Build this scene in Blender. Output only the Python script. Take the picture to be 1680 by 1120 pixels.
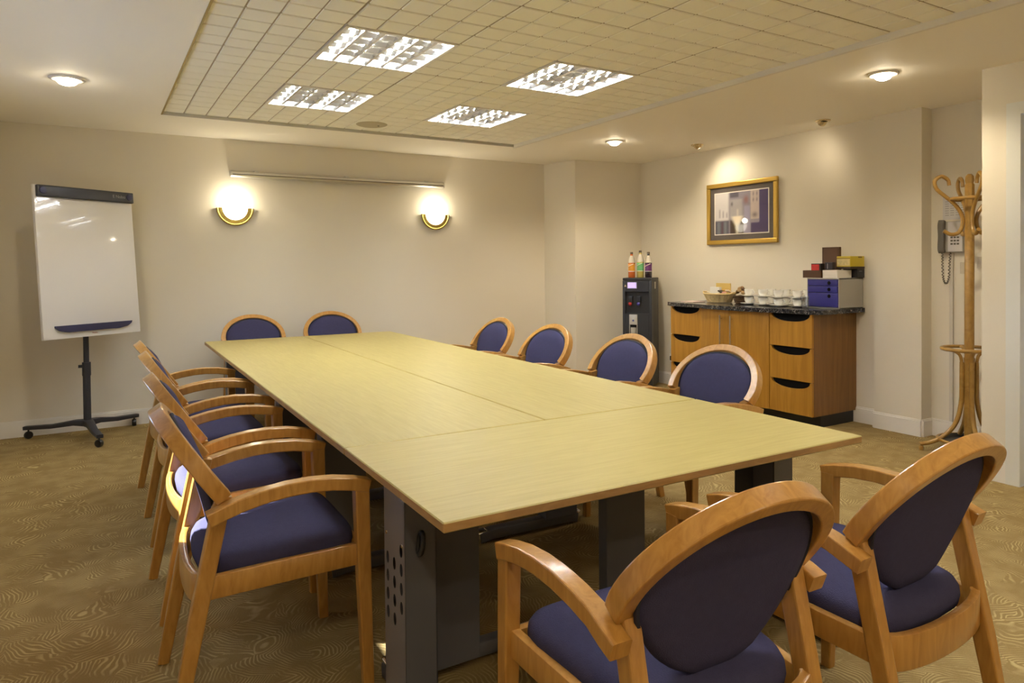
import bpy, bmesh, math, random
from mathutils import Vector, Matrix
C = bpy.context.scene.collection
for o in list(bpy.data.objects): bpy.data.objects.remove(o)
random.seed(7)
PI = math.pi
# ------------------------------------------------------------------ camera
FPX, CYPX = 1147.4, 454.17
yaw, pitch, roll = math.radians(30.885), math.radians(-0.937), math.radians(-0.505)
fwd = Vector((math.sin(yaw), math.cos(yaw), 0)); rgt = Vector((math.cos(yaw), -math.sin(yaw), 0)); up = Vector((0, 0, 1))
f2 = fwd*math.cos(pitch) + up*math.sin(pitch); u2 = up*math.cos(pitch) - fwd*math.sin(pitch)
r3 = rgt*math.cos(roll) + u2*math.sin(roll); u3 = u2*math.cos(roll) - rgt*math.sin(roll)
cam = bpy.data.objects.new('camera', bpy.data.cameras.new('camera')); C.objects.link(cam)
m = Matrix((r3, u3, -f2)).transposed().to_4x4(); m.translation = Vector((0, 0, 1.33)); cam.matrix_world = m
cam.data.sensor_width = 36; cam.data.lens = FPX/1680*36; cam.data.shift_y = -(560-CYPX)/1680
cam.data.clip_start = 0.02
bpy.context.scene.camera = cam
# ------------------------------------------------------------------ world, sun, exposure
EXPOSURE = 1.0
SKY = 5.0
SUN = 26.0
PANEL = 22.0
w = bpy.data.worlds.new('sky'); bpy.context.scene.world = w; w.use_nodes = True
bg = w.node_tree.nodes['Background']; bg.inputs[0].default_value = (0.52, 0.68, 1.0, 1); bg.inputs[1].default_value = SKY
sl = bpy.data.lights.new('sun', 'SUN'); sl.energy = SUN; sl.angle = math.radians(.6); sl.color = (1, .97, .93)
so = bpy.data.objects.new('sun', sl); C.objects.link(so); so.rotation_euler = Vector((1, -.92, -.69)).to_track_quat('-Z', 'Y').to_euler()
vs = bpy.context.scene.view_settings
vs.view_transform = 'Standard'; vs.look = 'None'; vs.gamma = 1; vs.exposure = EXPOSURE; vs.use_curve_mapping = False
cy = bpy.context.scene.cycles
cy.max_bounces = 8; cy.diffuse_bounces = 5; cy.glossy_bounces = 4; cy.transmission_bounces = 6; cy.transparent_max_bounces = 8
cy.sample_clamp_indirect = 6; cy.use_denoising = True; cy.caustics_reflective = False; cy.caustics_refractive = False
# ------------------------------------------------------------------ materials
MATS = {}
def nodes(name):
    m = bpy.data.materials.new(name); m.use_nodes = True
    nt = m.node_tree; return m, nt, nt.nodes['Principled BSDF']
def mat(name, col, rough=0.5, metal=0.0, bump=0.0, bscale=60, spec=0.5, emit=None, es=0, trans=0, var=0.0, vscale=8, coat=0):
    if name in MATS: return MATS[name]
    m, nt, b = nodes(name)
    b.inputs['Base Color'].default_value = (*col, 1); b.inputs['Roughness'].default_value = rough
    b.inputs['Metallic'].default_value = metal; b.inputs['Specular IOR Level'].default_value = spec
    b.inputs['Coat Weight'].default_value = coat
    if trans: b.inputs['Transmission Weight'].default_value = trans
    if emit: b.inputs['Emission Color'].default_value = (*emit, 1); b.inputs['Emission Strength'].default_value = es
    L = nt.links
    if bump or var:
        tc = nt.nodes.new('ShaderNodeTexCoord')
    if bump:
        n = nt.nodes.new('ShaderNodeTexNoise'); n.inputs['Scale'].default_value = bscale; n.inputs['Detail'].default_value = 4
        L.new(tc.outputs['Object'], n.inputs['Vector'])
        bp = nt.nodes.new('ShaderNodeBump'); bp.inputs['Strength'].default_value = bump; bp.inputs['Distance'].default_value = 0.004
        L.new(n.outputs['Fac'], bp.inputs['Height']); L.new(bp.outputs['Normal'], b.inputs['Normal'])
    if var:
        n = nt.nodes.new('ShaderNodeTexNoise'); n.inputs['Scale'].default_value = vscale; n.inputs['Detail'].default_value = 6
        L.new(tc.outputs['Object'], n.inputs['Vector'])
        mx = nt.nodes.new('ShaderNodeMixRGB')
        mx.inputs[1].default_value = (*[c*(1-var) for c in col], 1); mx.inputs[2].default_value = (*[min(1, c*(1+var)) for c in col], 1)
        L.new(n.outputs['Fac'], mx.inputs[0]); L.new(mx.outputs[0], b.inputs['Base Color'])
    MATS[name] = m; return m
def wood(name, c1, c2, rough=0.35, scale=(30, 30, 3), coat=0.0, dist=2.0, bump=0.05, spec=0.5, cr=0.15):
    if name in MATS: return MATS[name]
    m, nt, b = nodes(name); L = nt.links
    tc = nt.nodes.new('ShaderNodeTexCoord'); mp = nt.nodes.new('ShaderNodeMapping'); mp.inputs['Scale'].default_value = scale
    L.new(tc.outputs['Object'], mp.inputs['Vector'])
    n = nt.nodes.new('ShaderNodeTexNoise'); n.inputs['Scale'].default_value = 1.0; n.inputs['Detail'].default_value = 8; n.inputs['Distortion'].default_value = dist
    L.new(mp.outputs[0], n.inputs['Vector'])
    r = nt.nodes.new('ShaderNodeValToRGB'); r.color_ramp.elements[0].position = 0.32; r.color_ramp.elements[1].position = 0.72
    r.color_ramp.elements[0].color = (*c1, 1); r.color_ramp.elements[1].color = (*c2, 1)
    L.new(n.outputs['Fac'], r.inputs[0]); L.new(r.outputs[0], b.inputs['Base Color'])
    b.inputs['Roughness'].default_value = rough; b.inputs['Coat Weight'].default_value = coat; b.inputs['Coat Roughness'].default_value = cr
    b.inputs['Specular IOR Level'].default_value = spec
    bp = nt.nodes.new('ShaderNodeBump'); bp.inputs['Strength'].default_value = bump; bp.inputs['Distance'].default_value = 0.002
    L.new(n.outputs['Fac'], bp.inputs['Height']); L.new(bp.outputs['Normal'], b.inputs['Normal'])
    MATS[name] = m; return m
def carpet():
    m, nt, b = nodes('carpet'); L = nt.links; N = nt.nodes.new
    tc = N('ShaderNodeTexCoord')
    nz = N('ShaderNodeTexNoise'); nz.inputs['Scale'].default_value = 5; nz.inputs['Detail'].default_value = 2
    L.new(tc.outputs['Object'], nz.inputs['Vector'])
    ad = N('ShaderNodeMixRGB'); ad.blend_type = 'ADD'; ad.inputs[0].default_value = 0.11
    L.new(tc.outputs['Object'], ad.inputs[1]); L.new(nz.outputs['Color'], ad.inputs[2])
    v = N('ShaderNodeTexVoronoi'); v.inputs['Scale'].default_value = 7.5; v.inputs['Randomness'].default_value = 1.0
    L.new(ad.outputs[0], v.inputs['Vector'])
    off = N('ShaderNodeVectorMath'); off.operation = 'SCALE'; off.inputs['Scale'].default_value = 0.55
    sb = N('ShaderNodeVectorMath'); sb.operation = 'SUBTRACT'; sb.inputs[1].default_value = (0.5, 0.5, 0.5)
    L.new(v.outputs['Color'], sb.inputs[0]); L.new(sb.outputs[0], off.inputs[0])
    ps = N('ShaderNodeVectorMath'); ps.operation = 'ADD'; L.new(v.outputs['Position'], ps.inputs[0]); L.new(off.outputs[0], ps.inputs[1])
    ds = N('ShaderNodeVectorMath'); ds.operation = 'DISTANCE'; L.new(ad.outputs[0], ds.inputs[0]); L.new(ps.outputs[0], ds.inputs[1])
    mu = N('ShaderNodeMath'); mu.operation = 'MULTIPLY'; mu.inputs[1].default_value = 2*PI*88; L.new(ds.outputs['Value'], mu.inputs[0])
    sn = N('ShaderNodeMath'); sn.operation = 'SINE'; L.new(mu.outputs[0], sn.inputs[0])
    rp = N('ShaderNodeValToRGB'); rp.color_ramp.elements[0].position = 0.50; rp.color_ramp.elements[1].position = 1.0
    mr = N('ShaderNodeMapRange'); mr.inputs[1].default_value = -1; L.new(sn.outputs[0], mr.inputs[0]); L.new(mr.outputs[0], rp.inputs[0])
    # patches where the arcs fade out
    n2 = N('ShaderNodeTexNoise'); n2.inputs['Scale'].default_value = 9; n2.inputs['Detail'].default_value = 3
    L.new(tc.outputs['Object'], n2.inputs['Vector'])
    r2 = N('ShaderNodeValToRGB'); r2.color_ramp.elements[0].position = 0.36; r2.color_ramp.elements[1].position = 0.62
    L.new(n2.outputs['Fac'], r2.inputs[0])
    ml = N('ShaderNodeMath'); ml.operation = 'MULTIPLY'; L.new(rp.outputs[0], ml.inputs[0]); L.new(r2.outputs[0], ml.inputs[1])
    n3 = N('ShaderNodeTexNoise'); n3.inputs['Scale'].default_value = 240; n3.inputs['Detail'].default_value = 2
    L.new(tc.outputs['Object'], n3.inputs['Vector'])
    base = N('ShaderNodeMixRGB'); base.inputs[1].default_value = (*CARPET_A, 1); base.inputs[2].default_value = (*CARPET_B, 1)
    L.new(n3.outputs['Fac'], base.inputs[0])
    mx = N('ShaderNodeMixRGB'); mx.inputs[2].default_value = (*CARPET_L, 1)
    L.new(ml.outputs[0], mx.inputs[0]); L.new(base.outputs[0], mx.inputs[1]); L.new(mx.outputs[0], b.inputs['Base Color'])
    b.inputs['Roughness'].default_value = 0.95; b.inputs['Specular IOR Level'].default_value = 0.1
    bp = N('ShaderNodeBump'); bp.inputs['Strength'].default_value = 0.35; bp.inputs['Distance'].default_value = 0.004
    L.new(n3.outputs['Fac'], bp.inputs['Height']); L.new(bp.outputs['Normal'], b.inputs['Normal'])
    return m
CARPET_A = (0.205, 0.142, 0.056); CARPET_B = (0.31, 0.222, 0.096); CARPET_L = (0.46, 0.355, 0.17)
def granite():
    m, nt, b = nodes('granite'); L = nt.links; N = nt.nodes.new
    tc = N('ShaderNodeTexCoord')
    v = N('ShaderNodeTexNoise'); v.inputs['Scale'].default_value = 55; v.inputs['Detail'].default_value = 8; v.inputs['Distortion'].default_value = 1.5
    L.new(tc.outputs['Object'], v.inputs['Vector'])
    r = N('ShaderNodeValToRGB'); e = r.color_ramp.elements
    e[0].position = 0.48; e[0].color = (0.012, 0.013, 0.018, 1); e[1].position = 0.74; e[1].color = (0.45, 0.4, 0.34, 1)
    k = e.new(0.58); k.color = (0.06, 0.06, 0.065, 1)
    L.new(v.outputs['Fac'], r.inputs[0]); L.new(r.outputs[0], b.inputs['Base Color']); b.inputs['Roughness'].default_value = 0.15
    return m
def emission(name, col, s):
    m = bpy.data.materials.new(name); m.use_nodes = True; nt = m.node_tree; nt.nodes.clear()
    e = nt.nodes.new('ShaderNodeEmission'); e.inputs[0].default_value = (*col, 1); e.inputs[1].default_value = s
    o = nt.nodes.new('ShaderNodeOutputMaterial'); nt.links.new(e.outputs[0], o.inputs[0]); return m
def clear(name, col=(1, 1, 1), gloss=0.12):
    m = bpy.data.materials.new(name); m.use_nodes = True; nt = m.node_tree; nt.nodes.clear()
    t = nt.nodes.new('ShaderNodeBsdfTransparent'); t.inputs[0].default_value = (*col, 1)
    g = nt.nodes.new('ShaderNodeBsdfGlossy'); g.inputs['Roughness'].default_value = 0.03
    x = nt.nodes.new('ShaderNodeMixShader'); x.inputs[0].default_value = gloss
    o = nt.nodes.new('ShaderNodeOutputMaterial'); L = nt.links
    L.new(t.outputs[0], x.inputs[1]); L.new(g.outputs[0], x.inputs[2]); L.new(x.outputs[0], o.inputs[0]); return m
WALL = mat('wall_paint', (0.725, 0.675, 0.575), 0.75, bump=0.06, bscale=180, spec=0.2)
PLASTER = mat('plaster_ceiling', (0.93, 0.89, 0.81), 0.7, spec=0.25)
TILE = mat('ceiling_tile', (0.93, 0.91, 0.82), 0.85, spec=0.2, bump=0.25, bscale=220)
TEE = mat('tile_groove', (0.42, 0.36, 0.26), 0.8)
WHITE = mat('white_trim', (0.78, 0.75, 0.70), 0.4)
BEECH = wood('beech', (0.38, 0.18, 0.037), (0.52, 0.275, 0.066), 0.28, (26, 26, 5), coat=0.5)
FABRIC = mat('blue_fabric', (0.048, 0.046, 0.102), 0.9, bump=0.5, bscale=420, spec=0.15, var=0.12, vscale=60)
PIPING = mat('dark_piping', (0.012, 0.013, 0.03), 0.8)
TABLE = wood('table_laminate', (0.385, 0.305, 0.094), (0.445, 0.363, 0.123), 0.45, (60, 5, 30), cr=0.38, coat=0.15, dist=0.8, bump=0.0)
TABLE_X = wood('table_laminate_cross', (0.385, 0.305, 0.094), (0.445, 0.363, 0.123), 0.45, (5, 60, 30), cr=0.38, coat=0.15, dist=0.8, bump=0.0)
EDGE = wood('table_edge', (0.33, 0.19, 0.07), (0.45, 0.28, 0.11), 0.4, (6, 6, 30))
STEEL = mat('grey_steel', (0.095, 0.095, 0.11), 0.45, spec=0.5)
STEEL_L = mat('grey_steel_cover', (0.21, 0.205, 0.235), 0.4, spec=0.5)
CHROME = mat('chrome', (0.75, 0.76, 0.78), 0.12, 1.0)
BLACK = mat('black_plastic', (0.012, 0.012, 0.014), 0.4)
DARK = mat('recess_shade', (0.006, 0.006, 0.007), 0.9, spec=0.1)  # near-black colour standing in for shade inside openings
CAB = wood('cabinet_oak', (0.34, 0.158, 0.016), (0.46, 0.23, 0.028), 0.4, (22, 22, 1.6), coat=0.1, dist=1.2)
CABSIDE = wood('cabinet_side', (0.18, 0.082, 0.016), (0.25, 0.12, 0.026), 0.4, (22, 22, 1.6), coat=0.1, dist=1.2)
GRANITE = granite()
GOLD = mat('gold', (0.62, 0.47, 0.13), 0.25, 1.0)
GOLDF = mat('gold_frame', (0.55, 0.36, 0.08), 0.3, 0.7)
BENT = wood('bentwood', (0.30, 0.165, 0.036), (0.42, 0.25, 0.062), 0.3, (10, 10, 10), coat=0.3)
CERAMIC = mat('white_china', (0.9, 0.89, 0.85), 0.15, coat=0.3)
WICKER = mat('wicker', (0.74, 0.57, 0.28), 0.7, var=0.3, vscale=60)
BROWNW = mat('brown_wicker', (0.10, 0.055, 0.025), 0.8, var=0.4, vscale=60)
# ------------------------------------------------------------------ mesh helpers
def box(bm, x0, x1, y0, y1, z0, z1, M=None):
    v = [bm.verts.new((x, y, z)) for z in (z0, z1) for y in (y0, y1) for x in (x0, x1)]
    fs = [bm.faces.new([v[i] for i in q]) for q in ((0, 2, 3, 1), (4, 5, 7, 6), (0, 1, 5, 4), (2, 6, 7, 3), (0, 4, 6, 2), (1, 3, 7, 5))]
    if M is not None: bmesh.ops.transform(bm, matrix=M, verts=v)
    return v, fs
def bevbox(bm, x0, x1, y0, y1, z0, z1, r=0.004, seg=2, M=None):
    t = bmesh.new(); box(t, x0, x1, y0, y1, z0, z1)
    bmesh.ops.bevel(t, geom=list(t.edges), offset=r, segments=seg, affect='EDGES', profile=0.7)
    merge(bm, t, M)
def merge(bm, t, M=None):
    if M is not None: bmesh.ops.transform(t, matrix=M, verts=list(t.verts))
    me = bpy.data.meshes.new('tmp'); t.to_mesh(me); t.free(); bm.from_mesh(me); bpy.data.meshes.remove(me)
def lathe(bm, prof, n=24, M=None, a0=0.0, a1=2*PI):
    full = abs(a1-a0-2*PI) < 1e-6; k = n if full else n+1
    rings = []; allv = []
    for r, z in prof:
        if r < 1e-6: vs = [bm.verts.new((0, 0, z))]
        else: vs = [bm.verts.new((r*math.cos(a0+(a1-a0)*i/n), r*math.sin(a0+(a1-a0)*i/n), z)) for i in range(k)]
        rings.append(vs); allv += vs
    for A, B in zip(rings, rings[1:]):
        for i in range(n):
            j = (i+1) % k
            if len(A) == 1 and len(B) == 1: continue
            if len(A) == 1: f = (A[0], B[j], B[i])
            elif len(B) == 1: f = (A[i], A[j], B[0])
            else: f = (A[i], A[j], B[j], B[i])
            bm.faces.new(f)
    if M is not None: bmesh.ops.transform(bm, matrix=M, verts=allv)
def tube(bm, pts, r, n=8, closed=False):
    pts = [Vector(p) for p in pts]; N = len(pts)
    rr = r if isinstance(r, (list, tuple)) else [r]*N
    prev = None; rings = []
    for i, p in enumerate(pts):
        if closed: t = pts[(i+1) % N]-pts[i-1]
        else: t = pts[min(i+1, N-1)]-pts[max(i-1, 0)]
        t.normalize()
        if prev is None:
            a = Vector((0, 0, 1)) if abs(t.z) < 0.9 else Vector((1, 0, 0)); prev = t.cross(a).normalized()
        nrm = (prev - t*prev.dot(t)).normalized(); prev = nrm; b = t.cross(nrm)
        rings.append([bm.verts.new(p+(nrm*math.cos(2*PI*k/n)+b*math.sin(2*PI*k/n))*rr[i]) for k in range(n)])
    seq = list(zip(rings, rings[1:])) + ([(rings[-1], rings[0])] if closed else [])
    for A, B in seq:
        for k in range(n): bm.faces.new((A[k], A[(k+1) % n], B[(k+1) % n], B[k]))
    if not closed: bm.faces.new(rings[0][::-1]); bm.faces.new(rings[-1])
def sweep(bm, pts, side, wd, ht, ch=0.006, end_n=None):
    # rectangular section with chamfered corners; side = width axis; wd/ht may be lists
    pts = [Vector(p) for p in pts]; N = len(pts); s = Vector(side).normalized()
    W = wd if isinstance(wd, (list, tuple)) else [wd]*N; H = ht if isinstance(ht, (list, tuple)) else [ht]*N
    rings = []
    for i, p in enumerate(pts):
        t = (pts[min(i+1, N-1)]-pts[max(i-1, 0)]).normalized(); nrm = t.cross(s).normalized(); a, b = W[i]/2, H[i]/2
        q = [(a, b-ch), (a-ch*.3, b-ch*.3), (a-ch, b), (-a+ch, b), (-a+ch*.3, b-ch*.3), (-a, b-ch), (-a, -b+ch), (-a+ch*.3, -b+ch*.3), (-a+ch, -b), (a-ch, -b), (a-ch*.3, -b+ch*.3), (a, -b+ch)]
        rings.append([bm.verts.new(p+s*u+nrm*v) for u, v in q])
    k = len(rings[0])
    for A, B in zip(rings, rings[1:]):
        for i in range(k): bm.faces.new((A[i], A[(i+1) % k], B[(i+1) % k], B[i]))
    bm.faces.new(rings[0][::-1]); bm.faces.new(rings[-1])
def prism(bm, poly, z0, z1, M=None):
    a = [bm.verts.new((x, y, z0)) for x, y in poly]; b = [bm.verts.new((x, y, z1)) for x, y in poly]; n = len(poly)
    bm.faces.new(a[::-1]); bm.faces.new(b)
    for i in range(n): bm.faces.new((a[i], a[(i+1) % n], b[(i+1) % n], b[i]))
    if M is not None: bmesh.ops.transform(bm, matrix=M, verts=a+b)
def obj(name, bm, m, parent=None, smooth=None, loc=None):
    bmesh.ops.recalc_face_normals(bm, faces=list(bm.faces))
    me = bpy.data.meshes.new(name); bm.to_mesh(me); bm.free()
    for mm in (m if isinstance(m, (list, tuple)) else [m]): me.materials.append(mm)
    if smooth:
        me.shade_smooth()
        try: me.set_sharp_from_angle(angle=math.radians(smooth))
        except Exception: pass
    o = bpy.data.objects.new(name, me); C.objects.link(o)
    if parent: o.parent = parent
    if loc: o.location = loc
    return o
def tag(o, label=None, cat=None, group=None, kind=None):
    if label: o['label'] = label
    if cat: o['category'] = cat
    if group: o['group'] = group
    if kind: o['kind'] = kind
    return o
def thing(name, label, cat, loc=(0, 0, 0), rz=0, group=None):
    o = bpy.data.objects.new(name, None); C.objects.link(o); o.empty_display_size = 0.1
    o.location = loc; o.rotation_euler = (0, 0, rz); return tag(o, label, cat, group)
def struct(name, bm, m, parent=None, smooth=None):
    o = obj(name, bm, m, parent, smooth)
    if parent is None: o['kind'] = 'structure'
    return o
def dup(root, loc, rz, label=None, group=None):
    r = root.copy(); C.objects.link(r); r.location = loc; r.rotation_euler = (0, 0, rz)
    if label: r['label'] = label
    if group: r['group'] = group
    for ch in list(root.children):
        c = ch.copy(); C.objects.link(c); c.parent = r
        for g in list(ch.children):
            d = g.copy(); C.objects.link(d); d.parent = c
    return r
NB = bmesh.new
def one(f, *a, **k):
    bm = bmesh.new(); f(bm, *a, **k); return bm
def T(x, y, z): return Matrix.Translation((x, y, z))
def RX(a): return Matrix.Rotation(a, 4, 'X')
def RY(a): return Matrix.Rotation(a, 4, 'Y')
def RZ(a): return Matrix.Rotation(a, 4, 'Z')
def text(name, s, size, M, m, parent=None):
    cu = bpy.data.curves.new(name, 'FONT'); cu.body = s; cu.size = size; cu.extrude = 0.0006; cu.align_x = 'CENTER'; cu.align_y = 'CENTER'
    tmp = bpy.data.objects.new('tmp', cu); me = bpy.data.meshes.new_from_object(tmp); me.name = name; me.materials.clear(); me.materials.append(m)
    bpy.data.objects.remove(tmp); bpy.data.curves.remove(cu)
    o = bpy.data.objects.new(name, me); C.objects.link(o); o.matrix_local = M
    if parent: o.parent = parent
    return o
# ------------------------------------------------------------------ room shell
ZC = 2.498                     # plaster perimeter ceiling
ZT = ZC+0.022                  # tiles
XL, XR, YB, YN = -0.72, 5.46, 6.78, -1.35
XN = 4.67                      # near right wall
struct('floor', one(box, XL-.2, XR+.3, YN-.2, YB+.2, -0.1, 0), carpet())
def wallpoly(name, poly): return struct(name, one(prism, poly, 0, ZC+.12), WALL)
wallpoly('wall_back', [(XL-.2, YB), (4.50, YB), (4.50, YB+.2), (XL-.2, YB+.2)])
wallpoly('wall_back_corner', [(4.50, YB+.2), (4.50, YB), (4.615, 6.33), (XR, 6.2), (XR+.2, 6.2), (XR+.2, YB+.2)])
wallpoly('wall_right', [(XR, 6.2), (XR, 3.33), (5.385, 3.33), (5.385, 2.955), (5.52, 2.955), (5.52, 2.2), (5.72, 2.2), (5.72, 6.2)])
wallpoly('wall_right_near', [(XN, 2.2), (XN, 2.06), (XN+.16, 2.06), (XN+.16, 2.0), (5.72, 2.0), (5.72, 2.2)])
# near right wall beside and beyond the door
struct('wall_right_front', one(box, XN, XN+.16, YN, 1.02, 0, ZC+.12), WALL)
b = NB(); box(b, XN, XN+.16, 1.02, 2.06, 2.20, ZC+.12); struct('wall_right_lintel', b, WALL)
struct('wall_near', one(box, XL-.2, XN+.16, YN-.2, YN, 0, ZC+.12), WALL)
# left wall with a wide window opening (outside the frame, daylight comes through it)
WY0, WY1, WZ0, WZ1 = 2.36, 5.46, 1.05, 2.2
b = NB()
box(b, XL-.2, XL, YN, WY0, 0, ZC+.12); box(b, XL-.2, XL, WY1, YB, 0, ZC+.12)
box(b, XL-.2, XL, WY0, WY1, 0, WZ0); box(b, XL-.2, XL, WY0, WY1, WZ1, ZC+.12)
struct('wall_left', b, WALL)
win = bpy.data.objects.new('window_1', None); C.objects.link(win); win['kind'] = 'structure'
b = NB()
for y in (WY0, WY0+1.02, WY0+2.04, WY1-.06): box(b, XL-.14, XL-.08, y, y+.06, WZ0, WZ1)
for z in (WZ0, WZ1-.06): box(b, XL-.14, XL-.08, WY0, WY1, z, z+.06)
obj('window_frame', b, WHITE, win)
PANE = clear('window_pane', (0.96, 0.98, 0.98), 0.05)
for y in (WY0+.06, WY0+1.08, WY0+2.10): obj('pane', one(box, XL-.112, XL-.108, y, y+.96, WZ0+.06, WZ1-.06), PANE, win)
bm_ = bpy.data.materials.new('added_blind_fabric'); bm_.use_nodes = True; nt = bm_.node_tree; nt.nodes.clear()
d_ = nt.nodes.new('ShaderNodeBsdfDiffuse'); d_.inputs[0].default_value = (.82, .82, .80, 1); t_ = nt.nodes.new('ShaderNodeBsdfTranslucent'); t_.inputs[0].default_value = (.30, .32, .37, 1)
x_ = nt.nodes.new('ShaderNodeMixShader'); o_ = nt.nodes.new('ShaderNodeOutputMaterial')
nt.links.new(d_.outputs[0], x_.inputs[1]); nt.links.new(t_.outputs[0], x_.inputs[2]); nt.links.new(x_.outputs[0], o_.inputs[0])
for k, y in enumerate((WY0, WY0+1.04, WY0+2.08)):      # unseen roller blinds added to trim the sun, the middle one half raised
    obj('added_blind', one(box, XL-.06, XL-.057, y-.005, y+1.03, (WZ0+.36 if k == 1 else WZ0+.005), WZ1), bm_, win)
obj('window_sill', one(bevbox, XL-.02, XL+.05, WY0-.05, WY1+.05, WZ0-.04, WZ0), WHITE, win)
# door in the near right wall (its frame edge shows at the right border)
door = bpy.data.objects.new('door_1', None); C.objects.link(door); door['kind'] = 'structure'
DOORW = mat('door_white', (0.72, 0.73, 0.70), 0.35)
b = NB()
box(b, XN-.018, XN+.16, 1.985, 2.06, 0, 2.26); box(b, XN-.018, XN+.16, 1.02, 1.095, 0, 2.26); box(b, XN-.018, XN+.16, 1.095, 1.985, 2.19, 2.26)
obj('door_frame', b, DOORW, door)
obj('door_panel', one(bevbox, XN+.04, XN+.08, 1.10, 1.98, 0.01, 2.185), DOORW, door)
obj('door_handle', one(tube, [(XN+.04, 1.18, 1.0), (XN-.02, 1.18, 1.0), (XN-.03, 1.2, 1.0), (XN-.03, 1.3, 1.0)], 0.009), CHROME, door)
# ceiling: plaster border with the tiled field set into it
TP = 0.626; TPY = 0.634; TX0, TY1 = 0.459, 5.921; NXT, NYT = 5, 9; TX1 = TX0+NXT*TP; TY0 = TY1-NYT*TPY
b = NB()
X0, X1, Y0, Y1 = XL-.2, 5.72, YN-.2, YB+.2
box(b, X0, TX0, Y0, Y1, ZC, ZC+.12); box(b, TX1, X1, Y0, Y1, ZC, ZC+.12)
box(b, TX0, TX1, TY1, Y1, ZC, ZC+.12); box(b, TX0, TX1, Y0, TY0, ZC, ZC+.12)
ceil = struct('ceiling', b, PLASTER)
obj('ceiling_backing', one(box, TX0, TX1, TY0, TY1, ZT+.05, ZT+.12), PLASTER, ceil)
def tile_mesh():
    bm = NB(); g = 0.004
    v, fs = box(bm, 0.001, TP-.001, 0.001, TPY-.001, 0.006, 0.016)
    for f in fs: f.material_index = 1
    for i in range(4):
        for j in range(4):
            x0 = i*TP/4+g*(1 if i else 1.6); x1 = (i+1)*TP/4-g*(1 if i < 3 else 1.6)
            y0 = j*TPY/4+g*(1.15 if j else 1.8); y1 = (j+1)*TPY/4-g*(1.15 if j < 3 else 1.8)
            if j == 1: y1 -= g*.5
            if j == 2: y0 += g*.5
            e = .003
            a = [bm.verts.new(p) for p in ((x0, y0, .006), (x1, y0, .006), (x1, y1, .006), (x0, y1, .006))]
            c = [bm.verts.new(p) for p in ((x0+e, y0+e, 0), (x1-e, y0+e, 0), (x1-e, y1-e, 0), (x0+e, y1-e, 0))]
            bm.faces.new(c[::-1])
            for k in range(4): bm.faces.new((a[k], c[k], c[(k+1) % 4], a[(k+1) % 4]))
    return bm
LIGHT_CELLS = {(1, 5), (3, 5), (1, 7), (3, 7), (1, 2), (3, 1)}   # (col,row) rows counted from the near end; last pair added unseen for brightness
first = None
for i in range(NXT):
    for j in range(NYT):
        if (i, j) in LIGHT_CELLS: continue
        loc = (TX0+i*TP, TY0+j*TPY, ZT+random.uniform(-.0015, .0015))
        if first is None: first = obj('ceiling_tile', tile_mesh(), [TILE, TEE], ceil, loc=loc)
        else:
            o = first.copy(); C.objects.link(o); o.location = loc
b = NB(); box(b, TX1-.022, TX1+.004, TY0, TY1, ZC-.012, ZT+.03); struct('trim_1', b, WHITE)
b = NB(); box(b, TX0, TX1, TY1-.012, TY1+.004, ZC-.002, ZT+.03); struct('trim_2', b, mat('trim_grey', (.5, .48, .42), .5))
b = NB(); box(b, TX0-.003, TX0+.008, TY0, TY1, ZC-.003, ZT+.03); struct('trim_3', b, mat('trim_shade', (.35, .24, .06), .5))  # dark ochre strip paints the recess face that lies in shadow
# skirting
def skirt(name, pts, h=0.13, t=0.016):
    bm = NB()
    for (x0, y0), (x1, y1) in zip(pts, pts[1:]):
        d = Vector((x1-x0, y1-y0)); n = Vector((-d.y, d.x)).normalized(); u = d.normalized()*t
        prism(bm, [(x0-u.x*0, y0), (x1, y1), (x1+n.x*t+u.x*.0, y1+n.y*t), (x0+n.x*t, y0+n.y*t)], 0, h-.012)
        prism(bm, [(x0, y0), (x1, y1), (x1+n.x*t*.5, y1+n.y*t*.5), (x0+n.x*t*.5, y0+n.y*t*.5)], h-.012, h)
    return struct(name, bm, WHITE)
skirt('baseboard_back', [(4.50, YB), (XL, YB)])
skirt('baseboard_corner', [(XR, 6.2), (4.615, 6.33), (4.50, YB)])
skirt('baseboard_right', [(XR, 3.33), (XR, 6.2)])
skirt('baseboard_pillar', [(5.52, 2.955), (5.385, 2.955), (5.385, 3.33), (XR, 3.33)])
skirt('baseboard_alcove', [(XN, 2.2), (5.52, 2.2), (5.52, 2.955)])
skirt('baseboard_right_near', [(XN, 2.06), (XN, 2.2)])
skirt('baseboard_left', [(XL, YB), (XL, YN)])
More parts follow.
